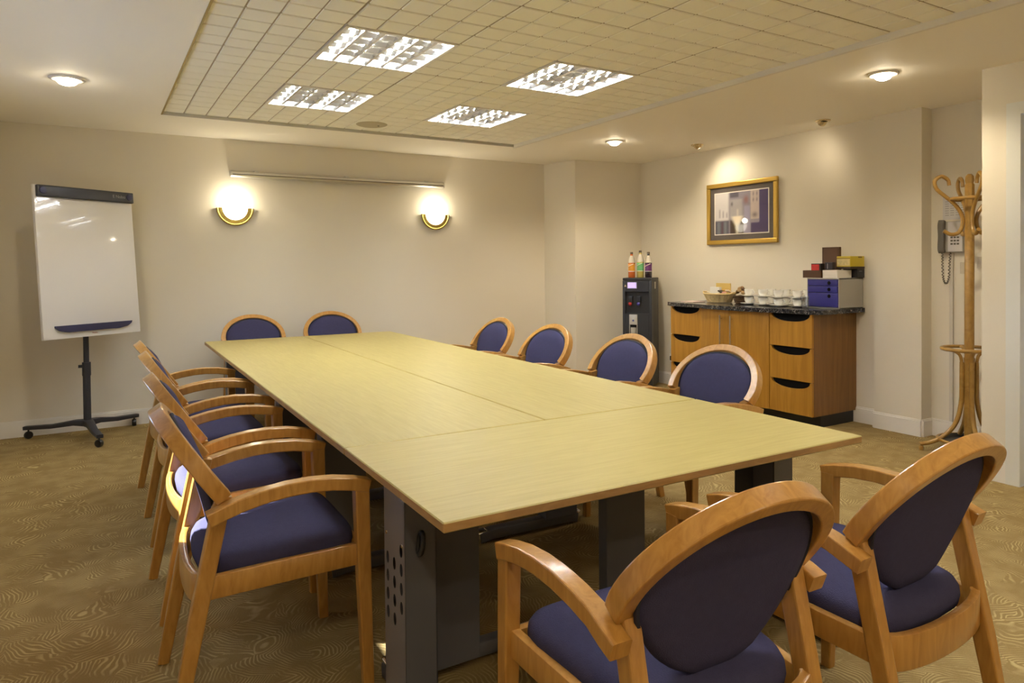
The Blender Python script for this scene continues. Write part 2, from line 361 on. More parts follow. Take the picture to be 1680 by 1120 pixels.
# ------------------------------------------------------------------ recessed light panels
LAMPW = emission('fluorescent_tube', (0.96, 0.985, 0.985), PANEL*4.2)
TRAY = mat('light_tray', (0.7, 0.7, 0.7), 0.35)
LOUV = mat('louvre_aluminium', (0.8, 0.8, 0.82), 0.08, 1.0)
def panel_parts(root):
    H = 0.085
    b = NB(); t = .006
    box(b, .012, TP-.012, .012, TPY-.012, H, H+t)
    box(b, .012, .02, .012, TPY-.012, 0.004, H); box(b, TP-.02, TP-.012, .012, TPY-.012, 0.004, H)
    box(b, .02, TP-.02, .012, .02, 0.004, H); box(b, .02, TP-.02, TPY-.02, TPY-.012, 0.004, H)
    obj('tray', b, TRAY, root)
    b = NB()
    box(b, .002, .022, .002, TPY-.002, -.004, .006); box(b, TP-.022, TP-.002, .002, TPY-.002, -.004, .006)
    box(b, .022, TP-.022, .002, .022, -.004, .006); box(b, .022, TP-.022, TPY-.022, TPY-.002, -.004, .006)
    obj('frame', b, WHITE, root)
    for k in range(4):
        x = .02+(TP-.04)*(k+.5)/4
        obj('tube', one(lathe, [(0, 0), (.013, 0), (.013, TPY-.08), (0, TPY-.08)], 10, T(x, .04, H-.028) @ RX(-PI/2)), LAMPW, root, 30)
    def vblade(b, ax, c, a, e):
        for s in (-1, 1):
            top = [(c, .0405), (c+s*.010, .0)]
            if ax == 'y': v = [b.verts.new(p) for p in ((c, a, .031), (c+s*.008, a, .002), (c+s*.008, e, .002), (c, e, .031))]
            else: v = [b.verts.new(p) for p in ((a, c, .031), (a, c+s*.006, .004), (e, c+s*.006, .004), (e, c, .031))]
            b.faces.new(v)
        if ax == 'y': v = [b.verts.new(p) for p in ((c-.008, a, .002), (c+.008, a, .002), (c+.008, e, .002), (c-.008, e, .002))]
        else: v = [b.verts.new(p) for p in ((a, c-.006, .004), (a, c+.006, .004), (e, c+.006, .004), (e, c-.006, .004))]
        b.faces.new(v)
    for k in range(1, 6):
        b = NB(); vblade(b, 'y', .02+(TP-.04)*k/6, .02, TPY-.02); obj('louvre_blade', b, LOUV, root)
    for k in range(1, 5):
        b = NB(); vblade(b, 'x', .02+(TPY-.04)*k/5, .02, TP-.02); obj('cross_blade', b, LOUV, root)
panels = {(1, 5): 'square louvred ceiling light at top left, largest of the four in view', (3, 5): 'square louvred ceiling light nearer the camera, above the wall with the picture',
          (1, 7): 'square louvred ceiling light farther back, above the two wall sconces', (3, 7): 'square louvred ceiling light farther back, nearest the water cooler corner',
          (1, 2): 'added unseen square louvred fill light above the near end of the table, window side',  # this panel and the next are added out of view as fill
          (3, 1): 'added unseen square louvred fill light above the foreground chairs, door side'}
proto = None
for (i, j), lab in panels.items():
    loc = (TX0+i*TP, TY0+j*TPY, ZT)
    if proto is None:
        proto = thing('ceiling_light', lab, 'ceiling light', loc, 0, 'recessed louvred ceiling lights'); panel_parts(proto)
    else: dup(proto, loc, 0, lab)
# ------------------------------------------------------------------ downlights and detector
BULB = emission('downlight_bulb', (1.0, 0.86, 0.62), 40)
DIM = emission('downlight_bulb_side', (1.0, 0.8, 0.5), 12)
RING = mat('downlight_ring', (0.62, 0.5, 0.3), 0.25, 0.8)
def spot(parent, loc, energy, direction, size, col=(1, .84, .6), blend=.6, rad=.03):
    l = bpy.data.lights.new('lamp', 'SPOT'); l.energy = energy; l.color = col; l.spot_size = size; l.spot_blend = blend; l.shadow_soft_size = rad
    o = bpy.data.objects.new('lamp', l); C.objects.link(o); o.parent = parent; o.location = loc
    o.rotation_euler = Vector(direction).to_track_quat('-Z', 'Y').to_euler(); return o
def downlight(x, y, label, energy, rr=.085, tilt=None):
    t = thing('downlight', label, 'downlight', (x, y, ZC), 0, 'round ceiling downlights')
    obj('ring', one(lathe, [(rr*.62, .0), (rr*.66, -.012), (rr*.9, -.012), (rr, -.004), (rr, 0)], 28), RING if tilt else WHITE, t, 40)
    if tilt is None:
        obj('bulb', one(lathe, [(rr*.62, -.002), (rr*.6, -.018), (rr*.45, -.034), (rr*.22, -.042), (0, -.045)], 20), BULB, t, 40)
        spot(t, (0, 0, -.05), energy, (0, 0, -1), 2.6, rad=.04)
    else:
        d = Vector(tilt).normalized(); q = d.to_track_quat('-Z', 'Y').to_matrix().to_4x4()
        obj('eyeball', one(lathe, [(rr*.6, .006), (rr*.62, -.01), (rr*.55, -.03), (rr*.42, -.04), (rr*.42, -.034), (0, -.03)], 20, q), RING, t, 40)
        obj('bulb', one(lathe, [(rr*.36, -.036), (rr*.2, -.040), (0, -.041)], 16, q), DIM, t, 40)
        spot(t, d*.06, energy, d, 2.5, blend=1.0, rad=.08)
    return t
downlight(-0.12, 5.08, 'glowing round downlight in the plaster ceiling above the flipchart easel', 14, .10)
downlight(4.215, 2.548, 'brightly glowing round downlight nearest the coat stand', 30)
downlight(4.248, 5.193, 'glowing round downlight in front of the water cooler corner', 45)
downlight(-0.12, -0.22, 'added round fill downlight behind the camera on the window side', 30)  # unseen downlight added to brighten the near end
downlight(1.95, -0.85, 'added round fill downlight behind the camera near the rear wall', 30)  # also added out of view as fill
downlight(4.20, -0.10, 'added round fill downlight behind the camera on the door side', 14)  # added fill lamp, never in view
downlight(5.10, 4.966, 'tilted brass eyeball downlight left of the picture, aimed at the wall', 10, .06, (.34, -.20, -.70))
downlight(5.156, 3.628, 'tilted brass eyeball downlight right of the picture, aimed at the wall', 3, .06, (.25, .5, -.6))
t = thing('ceiling_speaker', 'flat round beige fitting on the tiled ceiling beyond the lights', 'ceiling fitting', (2.017, 5.636, ZT))
obj('disc', one(lathe, [(.0, -.012), (.1, -.011), (.125, -.004), (.13, 0), (0, 0)], 30), mat('fitting_beige', (.5, .44, .30), .6), t, 40)
obj('indicator', one(lathe, [(0, -.016), (.008, -.014), (.008, -.01)], 10, T(.05, -.02, 0)), BLACK, t)
# ------------------------------------------------------------------ wall sconces and screen rail
GLASS = emission('sconce_glass', (1.0, 0.93, 0.76), 5.0)
def sconce(x, label):
    t = thing('wall_sconce', label, 'wall light', (x, YB, 1.875), 0, 'half bowl wall sconces')
    b = NB(); R = .152
    pts = [(R*math.cos(a), R*math.sin(a)) for a in [-PI+PI*i/28 for i in range(29)]]
    inn = [(R*.70*math.cos(a), R*.70*math.sin(a)) for a in [-PI*i/28 for i in range(29)]]
    prism(b, pts+inn, 0, .02, RX(PI/2)); obj('gold_plate', b, GOLD, t, 30)
    prof = [(.112*math.cos(-PI/2*i/10), .112*math.sin(-PI/2*i/10)*1.0) for i in range(11)]
    b = NB(); lathe(b, prof, 20, Matrix.Diagonal((1, .85, 1, 1)), PI, 2*PI); obj('glass_bowl', b, GLASS, t, 60)
    b = NB(); tube(b, [(R*math.cos(a), -.02, R*math.sin(a)) for a in [-PI+PI*i/28 for i in range(29)]], .009, 8); obj('gold_rim', b, GOLD, t, 60)
    l = bpy.data.lights.new('lamp', 'POINT'); l.energy = 2.6; l.color = (1, .88, .64); l.shadow_soft_size = .035
    o = bpy.data.objects.new('lamp', l); C.objects.link(o); o.parent = t; o.location = (0, -.095, .05)
sconce(1.115, 'gold rimmed glowing wall sconce below the left end of the screen rail')
sconce(3.108, 'gold rimmed glowing wall sconce below the right end of the screen rail')
t = thing('screen_rail', 'long slim metal rail mounted high between the two wall sconces', 'rail', (1.08, YB-.002, 2.185))
ALU = mat('brushed_aluminium', (.62, .60, .56), .28, .85)
b = NB(); lathe(b, [(0, 0), (.030, 0), (.030, 2.11), (0, 2.11)], 24, T(0, -.034, -.004) @ RY(PI/2)); obj('tube', b, ALU, t, 40)
for x in (-.006, 2.104): obj('end_cap', one(lathe, [(0, 0), (.029, 0), (.032, .003), (.032, .012), (0, .012)], 24, T(x, -.034, -.004) @ RY(PI/2)), ALU, t, 40)
obj('slot', one(box, .01, 2.1, -.0655, -.055, -.012, -.004), mat('rail_slot', (.12, .1, .08), .6), t)
for x in (.2, 1.05, 1.9): obj('bracket', one(bevbox, x, x+.04, -.05, -.001, .02, .034, .003), ALU, t)
# ------------------------------------------------------------------ tables
TH = math.radians(-0.93); TA = Vector((0.697, 1.49, 0)); TZ = 0.725; TT = 0.026
def tpt(u, v): c, s = math.cos(TH), math.sin(TH); return (TA.x+u*c-v*s, TA.y+u*s+v*c, 0)
def tabletop(root, w, l, m):
    b = NB(); bevbox(b, 0, w, 0, l, TZ-TT, TZ, .003, 1)
    for f in b.faces:
        if abs(f.normal.z) < .5: f.material_index = 1
    obj('tabletop', b, [m, EDGE], root)
def perforated(bm, x, y0, y1, z0, z1, holes, r):
    # a sheet in the plane x with real round holes laid out on a cell grid
    ny, nz = 3, max(int(round((z1-z0)/((y1-y0)/3))), 1); cy_, cz = (y1-y0)/ny, (z1-z0)/nz
    def V(y, z): return bm.verts.new((x, y, z))
    for i in range(ny):
        for j in range(nz):
            a, e = y0+i*cy_, y0+(i+1)*cy_; c, d = z0+j*cz, z0+(j+1)*cz; my, mz = (a+e)/2, (c+d)/2
            if (i, nz-1-j) not in holes: bm.faces.new((V(a, c), V(e, c), V(e, d), V(a, d))); continue
            k = 16; out = []; inn = []
            for q in range(k):
                an = 2*PI*(q+.5)/k; cx_, sy = math.cos(an), math.sin(an); s = 1/max(abs(cx_), abs(sy))
                out.append(V(my+cx_*s*cy_/2, mz+sy*s*cz/2)); inn.append(V(my+r*cx_*.75, mz+r*sy*1.25))
            for q in range(k): bm.faces.new((out[q], out[(q+1) % k], inn[(q+1) % k], inn[q]))
            for yy, zz, sq in ((e, d, (1, 2)), (a, d, (5, 6)), (a, c, (9, 10)), (e, c, (13, 14))):
                bm.faces.new((V(yy, zz), out[sq[0]], out[sq[1]]))
HOLES = {(0, 3), (0, 4), (1, 4), (2, 4), (0, 5), (1, 5), (2, 5), (0, 6), (1, 6), (2, 6), (1, 7), (2, 7)}
def foot(root, p, q, w=.062):
    p, q = Vector(p), Vector(q); d = (q-p).normalized(); s = Vector((-d.y, d.x, 0))
    b = NB(); sweep(b, [p+Vector((0, 0, .03)), p+d*.06+Vector((0, 0, .038)), q-d*.06+Vector((0, 0, .038)), q+Vector((0, 0, .03))], s, w, .05, .008); f_ = obj('foot', b, STEEL, root, 40)
    for e, dd in ((p, -d), (q, d)):
        c = e+dd*(-.01)
        b = NB(); bevbox(b, -.034, .034, -.026, .026, .004, .064, .014, 3, T(c.x, c.y, 0) @ RZ(math.atan2(d.y, d.x))); obj('foot_cap', b, CHROME, f_, 40)
# near cross table
t = thing('conference_table', 'pale wood table section laid crosswise at the near end of the conference table', 'table', tpt(0, 0), TH, 'sections of the conference table')
tabletop(t, 1.6, .797, TABLE_X)
for x0, sgn in ((.05, 1), (1.55, -1)):
    ya, yb = (.385, .555) if sgn > 0 else (.25, .44)
    xi = x0+sgn*.1
    b = NB(); perforated(b, x0, ya, yb, .03, TZ-TT-.002, HOLES, .015)
    obj('leg_cover', b, STEEL_L, t)
    b = NB()
    for y in (ya, yb-.006): box(b, min(x0+sgn*.002, xi), max(x0+sgn*.002, xi), y, y+.006, .03, TZ-TT-.002)
    obj('leg', b, STEEL, t)
    if sgn > 0: obj('leg_shade', one(box, xi-.004, xi, ya, yb, .03, TZ-TT-.002), DARK, t)  # near-black sheet added so the cover holes look shaded
    for yy, zz in ((ya+.02, .66), (yb-.02, .66), (ya+.02, .52), (yb-.02, .52)):
        obj('screw', one(lathe, [(0, .003), (.005, .002), (.006, 0)], 10, T(x0-sgn*.0, yy, zz) @ RY(-sgn*PI/2)), CHROME, t)
    foot(t, (x0+sgn*.05, .04, 0), (x0+sgn*.05, .65, 0))
# cable ring on the left leg, inner upright plates and their floor bar
b = NB(); tube(b, [(.095+.004*math.sin(a), .378+.016*math.cos(a)-.006, .53+.03*math.sin(a)) for a in [2*PI*i/20 for i in range(20)]], .008, 8, True); obj('cable_ring', b, BLACK, t, 60)
for xa, xb in ((.17, .36), (.88, 1.06)):
    obj('upright', one(bevbox, xa, xb, .52, .57, .05, TZ-TT-.001, .005), STEEL, t)
foot(t, (.12, .60, 0), (1.3, .60, 0), .05)
# two long tables side by side
def long_table(u0, label):
    t = thing('conference_table', label, 'table', tpt(u0, .803), TH, 'sections of the conference table')
    tabletop(t, .797, 3.94, TABLE)
    for v in (.67, 1.52, 3.42):
        a = .09 if u0 == 0 else .40
        obj('leg', one(bevbox, a, a+.19, v-.04, v+.04, .05, TZ-TT-.001, .006), STEEL, t)
        foot(t, *(((.13, v, 0), (.76, v, 0)) if u0 == 0 else ((.04, v, 0), (.60, v, 0))))
    obj('beam', one(bevbox, .36, .43, .3, 3.75, TZ-TT-.05, TZ-TT-.001, .004), STEEL, t)
long_table(0.0, 'long pale wood table section on the easel side of the conference table')
long_table(0.803, 'long pale wood table section on the cabinet side of the conference table')
# ------------------------------------------------------------------ chairs
TILT = math.radians(35)
HO = Vector((0, -.142, .672)); HE = Vector((0, -math.sin(TILT), math.cos(TILT))); HN = Vector((0, math.cos(TILT), math.sin(TILT)))
SN = Vector((0, .968, .25))
def shield_point(u, z): return Vector((u, -.132-.16*(z-.5)-.45*(z-.5)**2, z))
def halfwidth(z, a=.2285, c=.7146, bt=.1565, bb=.2285):
    if z >= c: return a*math.sqrt(max(0, 1-((z-c)/bt)**2))
    return a*max(0, 1-((c-z)/bb)**1.9)**.56
def shield(front=.020, back=.020):
    bm = NB(); nv = 32; nu = 14; v0, v1 = .487, .8708
    def grid(sgn, th):
        G = []
        for j in range(nv+1):
            s = j/nv; s = .5-.5*math.cos(PI*s); v = v0+(v1-v0)*s; h = halfwidth(v); row = []
            for i in range(nu+1):
                q = math.sin((-1+2*i/nu)*PI/2); u = h*q
                edge = min(1, (max(0, (1-q*q))**.5)*1.6)*min(1, math.sin(PI*s)**.5*1.7 if 0 < s < 1 else 0)
                row.append(bm.verts.new(shield_point(u, v)+SN*sgn*th*(edge+.12*edge*(1-q*q))))
            G.append(row)
        for j in range(nv):
            for i in range(nu): bm.faces.new((G[j][i], G[j][i+1], G[j+1][i+1], G[j+1][i]))
    grid(1, front); grid(-1, back)
    bmesh.ops.remove_doubles(bm, verts=list(bm.verts), dist=.0004); return bm
def seat_mesh():
    bm = NB(); loops = []
    def outline(k):
        pts = []; n = 48
        for i in range(n):
            a = 2*PI*i/n; c, s = math.cos(a), math.sin(a)
            e = 2/6.5
            x = math.copysign(abs(c)**e, c); y = math.copysign(abs(s)**e, s)
            yy = .036+y*.222*k; hw = (.207+(.249-.207)*min(1, max(0, (yy+.2)/.36)))*k
            yy -= .020*(1-x*x)*max(0, -y)*k
            pts.append((x*hw, yy))
        return pts
    prof = [(.93, .436), (.985, .444), (1.0, .462), (.99, .482), (.955, .497), (.87, .508), (.65, .515), (.35, .518)]
    for k, z in prof: loops.append([bm.verts.new((x, y, z-(.02*((.2-y)/.44)) )) for x, y in outline(k)])
    for A, B in zip(loops, loops[1:]):
        for i in range(48): bm.faces.new((A[i], A[(i+1) % 48], B[(i+1) % 48], B[i]))
    bm.faces.new(loops[0][::-1]); bm.faces.new(loops[-1]); return bm
def make_chair(label, group):
    t = thing('armchair', label, 'chair', (0, 0, 0), 0, group)
    obj('seat', seat_mesh(), FABRIC, t, 50)
    obj('backrest', shield(), FABRIC, t, 60)
    b = NB()
    zs = [.614+.2565*math.sin(PI/2*i/28) for i in range(29)]
    loop = [(halfwidth(z)*s_, z) for s_, zz in ((1, zs), (-1, zs[::-1])) for z in zz]
    tube(b, [shield_point(u*1.012, z+.002) for u, z in loop], .0065, 6); obj('piping', b, PIPING, t, 60)
    b = NB(); a0 = math.radians(-14)
    arc = []
    for i in range(37):
        a = a0+(PI-2*a0)*i/36; arc.append(HO+HE*(.052+.212*math.sin(a))+Vector((.252*math.cos(a), 0, 0)))
    sweep(b, arc, HN, .046, .037, .004); obj('back_frame', b, BEECH, t, 21)
    for s in (-1, 1):
        b = NB(); sweep(b, [(s*.268, .272, 0), (s*.265, .262, .36), (s*.2625, .257, .645)], (1, 0, 0), [.032, .04, .043], [.034, .042, .046], .005); obj('leg', b, BEECH, t, 21)
        b = NB(); sweep(b, [(s*.231, -.278, 0), (s*.229, -.214, .33), (s*.228, -.140, .674)], (1, 0, 0), [.032, .038, .04], [.036, .046, .046], .005); obj('leg', b, BEECH, t, 21)
        cp = [(.279, .646), (.235, .658), (.17, .670), (.10, .675), (.03, .673), (-.04, .664), (-.10, .651), (-.15, .637), (-.185, .624)]
        b = NB(); sweep(b, [(s*(.2655+.006*(y<-.1)), y, z) for y, z in cp], (1, 0, 0), .045, .040, .004); obj('armrest', b, BEECH, t, 21)
        b = NB(); sweep(b, [(s*.258, .25, .434), (s*.243, 0, .424), (s*.226, -.2, .412)], (0, 0, 1), .066, .024, .003); obj('side_rail', b, BEECH, t, 40)
    b = NB(); sweep(b, [(.212*math.sin(q), -.196-.030*math.cos(q), .414-.016*math.cos(q)) for q in [-PI/2+PI*i/16 for i in range(17)]], (0, 0, 1), .086, .022, .003); obj('back_rail', b, BEECH, t, 40)
    b = NB(); sweep(b, [(-.245, .25, .430), (0, .262, .430), (.245, .25, .430)], (0, 0, 1), .066, .024, .003); obj('front_rail', b, BEECH, t, 40)
    return t
GL, GR, GF, GN = 'chairs along the easel side of the table', 'chairs along the cabinet side of the table', 'chairs at the far end of the table', 'chairs at the near end of the table'
R90 = -PI/2
chairs = [
 # x, y, rot (0 = facing +Y), label, group
 (.455, 2.385, R90+math.radians(-1), 'beech armchair with blue seat seen side-on, nearest of the row on the easel side', GL),
 (.48, 3.135, R90+math.radians(1), 'beech armchair second from the near end in the row on the easel side', GL),
 (.505, 3.975, R90, 'beech armchair third from the near end in the row on the easel side', GL),
 (.51, 4.575, R90+math.radians(2), 'beech armchair closest to the flipchart easel, last in the row on its side', GL),
 (2.50, 2.50, -R90+math.radians(2), 'beech armchair with round blue back in front of the cabinet drawers, nearest in its row', GR),
 (2.50, 3.23, -R90+math.radians(-1), 'beech armchair with round blue back in front of the cabinet, second nearest in its row', GR),
 (2.52, 4.08, -R90+math.radians(1), 'beech armchair with round blue back third from the near end, before the water cooler', GR),
 (2.53, 4.86, -R90, 'beech armchair with round blue back farthest along the cabinet side of the table', GR),
 (1.205, 6.27, PI+.02, 'armchair with pale frame at the table far end, the one nearer the easel', GF),
 (1.905, 6.28, PI-.01, 'armchair with pale frame at the table far end, the one under the right sconce', GF),
 (1.095, 1.165, math.radians(-2), 'foreground beech armchair seen from behind, left one of the near end pair', GN),
 (1.80, 1.160, math.radians(1), 'foreground beech armchair seen from behind, right one beside the carpeted aisle', GN),
]
ch0 = None
for x, y, rz, lab, g in chairs:
    if ch0 is None:
        ch0 = make_chair(lab, g); ch0.location = (x, y, 0); ch0.rotation_euler = (0, 0, rz)
    else: dup(ch0, (x, y, 0), rz, lab, g)
# ------------------------------------------------------------------ flipchart easel
t = thing('flipchart_easel', 'white mobile flipchart easel with dark header on a three legged wheeled base', 'easel', (-.06, 6.43, 0))
EAS = mat('easel_grey', (.032, .033, .042), .45)
BOARD = mat('whiteboard', (.70, .69, .69), .1, coat=1.0)
for k, (dx, dy) in enumerate(((-.40, .235), (.335, .285), (.075, -.37))):
    d = Vector((dx, dy, 0)); n = d.normalized(); s = Vector((-n.y, n.x, 0))
    b = NB(); sweep(b, [Vector((0, 0, .125)), n*.1+Vector((0, 0, .125)), d*.6+Vector((0, 0, .098)), d+n*.03+Vector((0, 0, .085))], s, [.075, .06, .05, .045], [.05, .04, .032, .028], .005); lg = obj('leg', b, EAS, t, 40)
    b = NB(); lathe(b, [(0, -.016), (.026, -.016), (.03, -.01), (.03, .01), (.026, .016), (0, .016)], 18, T(d.x, d.y, .03) @ RZ(.5+k) @ RX(PI/2)); box(b, -.006, .006, -.006, .006, .03, .08, T(d.x, d.y, 0)); obj('caster', b, BLACK, lg, 40)
obj('pole', one(tube, [(0, 0, .1), (0, 0, .55)], .027, 16), EAS, t, 50)
obj('inner_pole', one(tube, [(0, 0, .55), (0, -.03, 1.25)], .020, 14), EAS, t, 50)
obj('collar', one(lathe, [(.021, .60), (.03, .60), (.031, .5), (.027, .49)], 16), EAS, t, 50)
obj('knob', one(tube, [(-.027, 0, .57), (-.055, 0, .57)], .012, 10), BLACK, t, 50)
YW = math.radians(33.0); BT = math.radians(4.7); BW, BH = .762, 1.14
BM = T(.038, -.125, 1.385) @ RZ(YW) @ RX(-BT)          # board local: x right, z up, -y toward viewer
b = NB(); bevbox(b, -BW/2, BW/2, 0, .03, -BH/2, BH/2, .006, 2, BM); bd = obj('board', b, BOARD, t, 40)
b = NB(); bevbox(b, -BW/2+.012, BW/2+.004, -.028, .004, BH/2-.09, BH/2-.004, .012, 3, BM); obj('header', b, EAS, bd, 40)
NAVY = mat('navy_plastic', (.022, .022, .075), .4)
for x in (-BW/2+.05, BW/2-.035): obj('header_button', one(lathe, [(0, -.008), (.024, -.006), (.027, 0)], 20, BM @ T(x, -.028, BH/2-.045) @ RX(PI/2) @ Matrix.Diagonal((1, 1, -1, 1))), NAVY, bd, 40)
text('header_lettering', 'E\u00a0Nobo', .034, BM @ T(BW/2-.125, -.0285, BH/2-.046) @ RX(PI/2), mat('logo_grey', (.3, .3, .31), .5), bd)
poly = [(-.29, .022), (.31, .022), (.305, .006), (.27, -.018), (.2, -.03), (-.2, -.03), (-.26, -.016), (-.29, .008)]
b = NB(); prism(b, poly, 0, .022, BM @ T(-.01, 0, -BH/2+.075) @ RX(PI/2)); obj('pen_tray', b, NAVY, bd, 40)
text('tray_lettering', 'Nobo', .018, BM @ T(.0, -.0012, -BH/2+.026) @ RX(PI/2), mat('logo_red', (.4, .1, .08), .5), bd)
# ------------------------------------------------------------------ cabinet with granite top
CX, CY0, CY1, CZ0, CZ1 = 4.88, 3.53, 5.115, .10, .918
def bow(y):   # how far the middle bows out
    q = (y-4.325)/.40
    return .055*max(0, 1-q*q) if abs(q) < 1 else 0
t = thing('drawer_cabinet', 'wooden cabinet with scooped drawers, bowed doors and black stone top', 'cabinet', (0, 0, 0))
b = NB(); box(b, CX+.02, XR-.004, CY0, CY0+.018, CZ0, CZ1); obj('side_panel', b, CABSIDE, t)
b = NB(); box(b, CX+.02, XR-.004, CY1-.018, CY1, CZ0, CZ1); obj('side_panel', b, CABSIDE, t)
obj('carcass', one(box, CX+.06, XR-.006, CY0+.018, CY1-.018, CZ0, CZ1), DARK, t)
obj('plinth', one(box, CX+.13, XR-.004, CY0+.02, CY1-.05, 0, CZ0), BLACK, t)
def drawer(y0, y1, z0, z1):
    n = 16; w = y1-y0; c = (y0+y1)/2; hw = w*.455; dp = .064
    poly = [(y0, z0), (y1, z0), (y1, z1), (c+hw, z1)] + [(c+hw*math.cos(PI*i/n), z1-dp*math.sin(PI*i/n)**.85) for i in range(1, n)] + [(c-hw, z1), (y0, z1)]
    b = NB(); prism(b, poly, 0, .02, Matrix(((0, 0, 1, CX), (1, 0, 0, 0), (0, 1, 0, 0), (0, 0, 0, 1))))
    d = obj('drawer', b, CAB, t)
    obj('scoop_shade', one(box, CX+.022, CX+.04, c-hw-.01, c+hw+.01, z1-.092, z1-.002), DARK, d)  # near-black backing paints the shade seen through the scoop
for y0, y1 in ((CY0+.003, CY0+.408), (CY1-.40, CY1-.003)):
    for k in range(3): drawer(y0, y1, CZ0+.002+k*.273, CZ0+.27+k*.273)
for y0, y1, hy in ((CY0+.412, 4.322, 4.29), (4.326, CY1-.404, 4.41)):
    b = NB(); n = 12
    f = [(CX-bow(y0+(y1-y0)*i/n), y0+(y1-y0)*i/n) for i in range(n+1)]
    prism(b, f+[(x+.02, y) for x, y in f[::-1]], CZ0+.002, CZ1-.004); d = obj('door', b, CAB, t, 20)
    hx = CX-bow(hy)
    b = NB(); tube(b, [(hx, hy, .84), (hx-.028, hy, .84)], .004); tube(b, [(hx, hy, .60), (hx-.028, hy, .60)], .004); tube(b, [(hx-.03, hy, .56), (hx-.03, hy, .87)], .0065, 10); obj('handle', b, CHROME, d, 50)
    if hy < 4.33: obj('lock', one(lathe, [(0, .006), (.008, .005), (.008, 0)], 12, T(hx+.002, hy+.02, .70) @ RY(-PI/2)), GOLD, d)
b = NB(); n = 32
fr = []
for i in range(n+1):
    y = 3.455+(5.175-3.455)*i/n; q = (y-4.325)/.86
    fr.append((CX-.028-.075*(.5+.5*math.cos(PI*min(1, abs(q)*1.35)))+.05*max(0, abs(q)-.88)/.12, y))
prism(b, fr+[(XR-.003, 5.175), (XR-.003, 3.455)], CZ1+.002, .955)
obj('worktop', b, GRANITE, t, 30)
WZ = .9555
# ------------------------------------------------------------------ A4 drawer unit and the boxes on it
def parts_box(name, label, cat, x0, x1, y0, y1, z0, z1, m, group=None, r=.003):
    o = obj(name, one(bevbox, x0, x1, y0, y1, z0, z1, r, 1), m); return tag(o, label, cat, group)
GREYP = mat('grey_plastic', (.36, .35, .32), .5)
BLUEP = mat('blue_plastic', (.03, .028, .21), .35)
UX0, UX1, UY0, UY1, UZ1 = 5.12, 5.44, 3.46, 3.752, 1.205
t = thing('desktop_drawer_unit', 'grey desktop drawer unit with three blue drawers on the black worktop', 'drawer unit', (0, 0, 0))
b = NB(); bevbox(b, UX0, UX1, UY0, UY0+.008, WZ, UZ1, .002, 1); bevbox(b, UX0, UX1, UY1-.008, UY1, WZ, UZ1, .002, 1); bevbox(b, UX0, UX1, UY0, UY1, UZ1-.012, UZ1, .003, 1); bevbox(b, UX0, UX1, UY0, UY1, WZ, WZ+.012, .003, 1); bevbox(b, UX1-.008, UX1, UY0, UY1, WZ, UZ1, .002, 1)
obj('casing', b, GREYP, t)
for z0, z1 in ((1.142, 1.192), (1.088, 1.139), (.970, 1.085)):
    d = obj('drawer', one(bevbox, UX0-.006, UX1-.03, UY0+.010, UY1-.010, z0, z1, .004, 2), BLUEP, t, 40)
    obj('finger_hole', one(lathe, [(0, .001), (.013, .001), (.015, 0)], 16, T(UX0-.0062, UY0+.085, z1-.026) @ RY(-PI/2)), DARK, d)
Z1 = UZ1+.0005
KB = mat('brown_card', (.075, .032, .011), .6, var=.2, vscale=40)
# open brown tray at the left, its box pieces
t = thing('brown_tray', 'low brown wooden tray at the left front on the blue drawer unit', 'tray', (0, 0, Z1))
b = NB(); box(b, 5.13, 5.30, 3.63, 3.80, 0, .006); box(b, 5.13, 5.138, 3.63, 3.80, .006, .062); box(b, 5.292, 5.30, 3.63, 3.80, .006, .062); box(b, 5.138, 5.292, 3.63, 3.638, .006, .062); box(b, 5.138, 5.292, 3.792, 3.80, .006, .062); obj('tray_body', b, KB, t)
t = thing('red_packet', 'small red and black packet standing in the low brown tray', 'packet', (0, 0, Z1+.0065))
obj('packet_body', one(bevbox, 5.15, 5.20, 3.645, 3.735, 0, .112, .003), mat('packet_black', (.02, .015, .015), .4), t)
obj('red_label', one(box, 5.1485, 5.15, 3.66, 3.732, .056, .105), mat('packet_red', (.55, .03, .03), .4, var=.5, vscale=50), t)
t = thing('dark_packet', 'dark packet beside the red packet on the drawer unit', 'packet', (0, 0, Z1))
obj('packet_body', one(bevbox, 5.175, 5.21, 3.555, 3.625, .066, .128, .003), mat('packet_dark', (.02, .014, .02), .45), t)
obj('white_card', one(box, 5.1745, 5.175, 3.598, 3.604, .075, .118), mat('packet_grey', (.3, .28, .28), .5), t)
t = thing('teal_cap_tub', 'tiny pale tub with teal lid behind the low brown tray', 'tub', (5.235, 3.745, Z1+.0065))
obj('tub_body', one(lathe, [(0, 0), (.014, 0), (.016, .055), (0, .055)], 14), mat('tub_white', (.6, .6, .58), .4), t, 40)
obj('lid', one(lathe, [(0, .068), (.016, .067), (.017, .055), (0, .055)], 14), mat('teal', (.08, .45, .45), .4), t, 40)
t = thing('white_carton', 'white carton lying on the drawer unit below the yellow box', 'carton', (0, 0, Z1))
obj('carton_body', one(bevbox, 5.14, 5.33, 3.49, 3.622, 0, .064, .002), mat('white_card', (.72, .69, .64), .6), t)
obj('flap', one(box, 5.138, 5.14, 3.492, 3.62, .03, .062), mat('white_flap', (.76, .72, .68), .6), t)
t = thing('upright_brown_box', 'tall dark brown box standing upright behind the red packet', 'box', (0, 0, Z1))
obj('box_body', one(bevbox, 5.31, 5.335, 3.585, 3.745, .0, .255, .003), KB, t)
obj('box_panel', one(bevbox, 5.3085, 5.311, 3.60, 3.73, .015, .24, .001), mat('brown_card_light', (.10, .045, .017), .6), t)
t = thing('black_carton', 'black carton at the right end under the yellow box', 'carton', (0, 0, Z1))
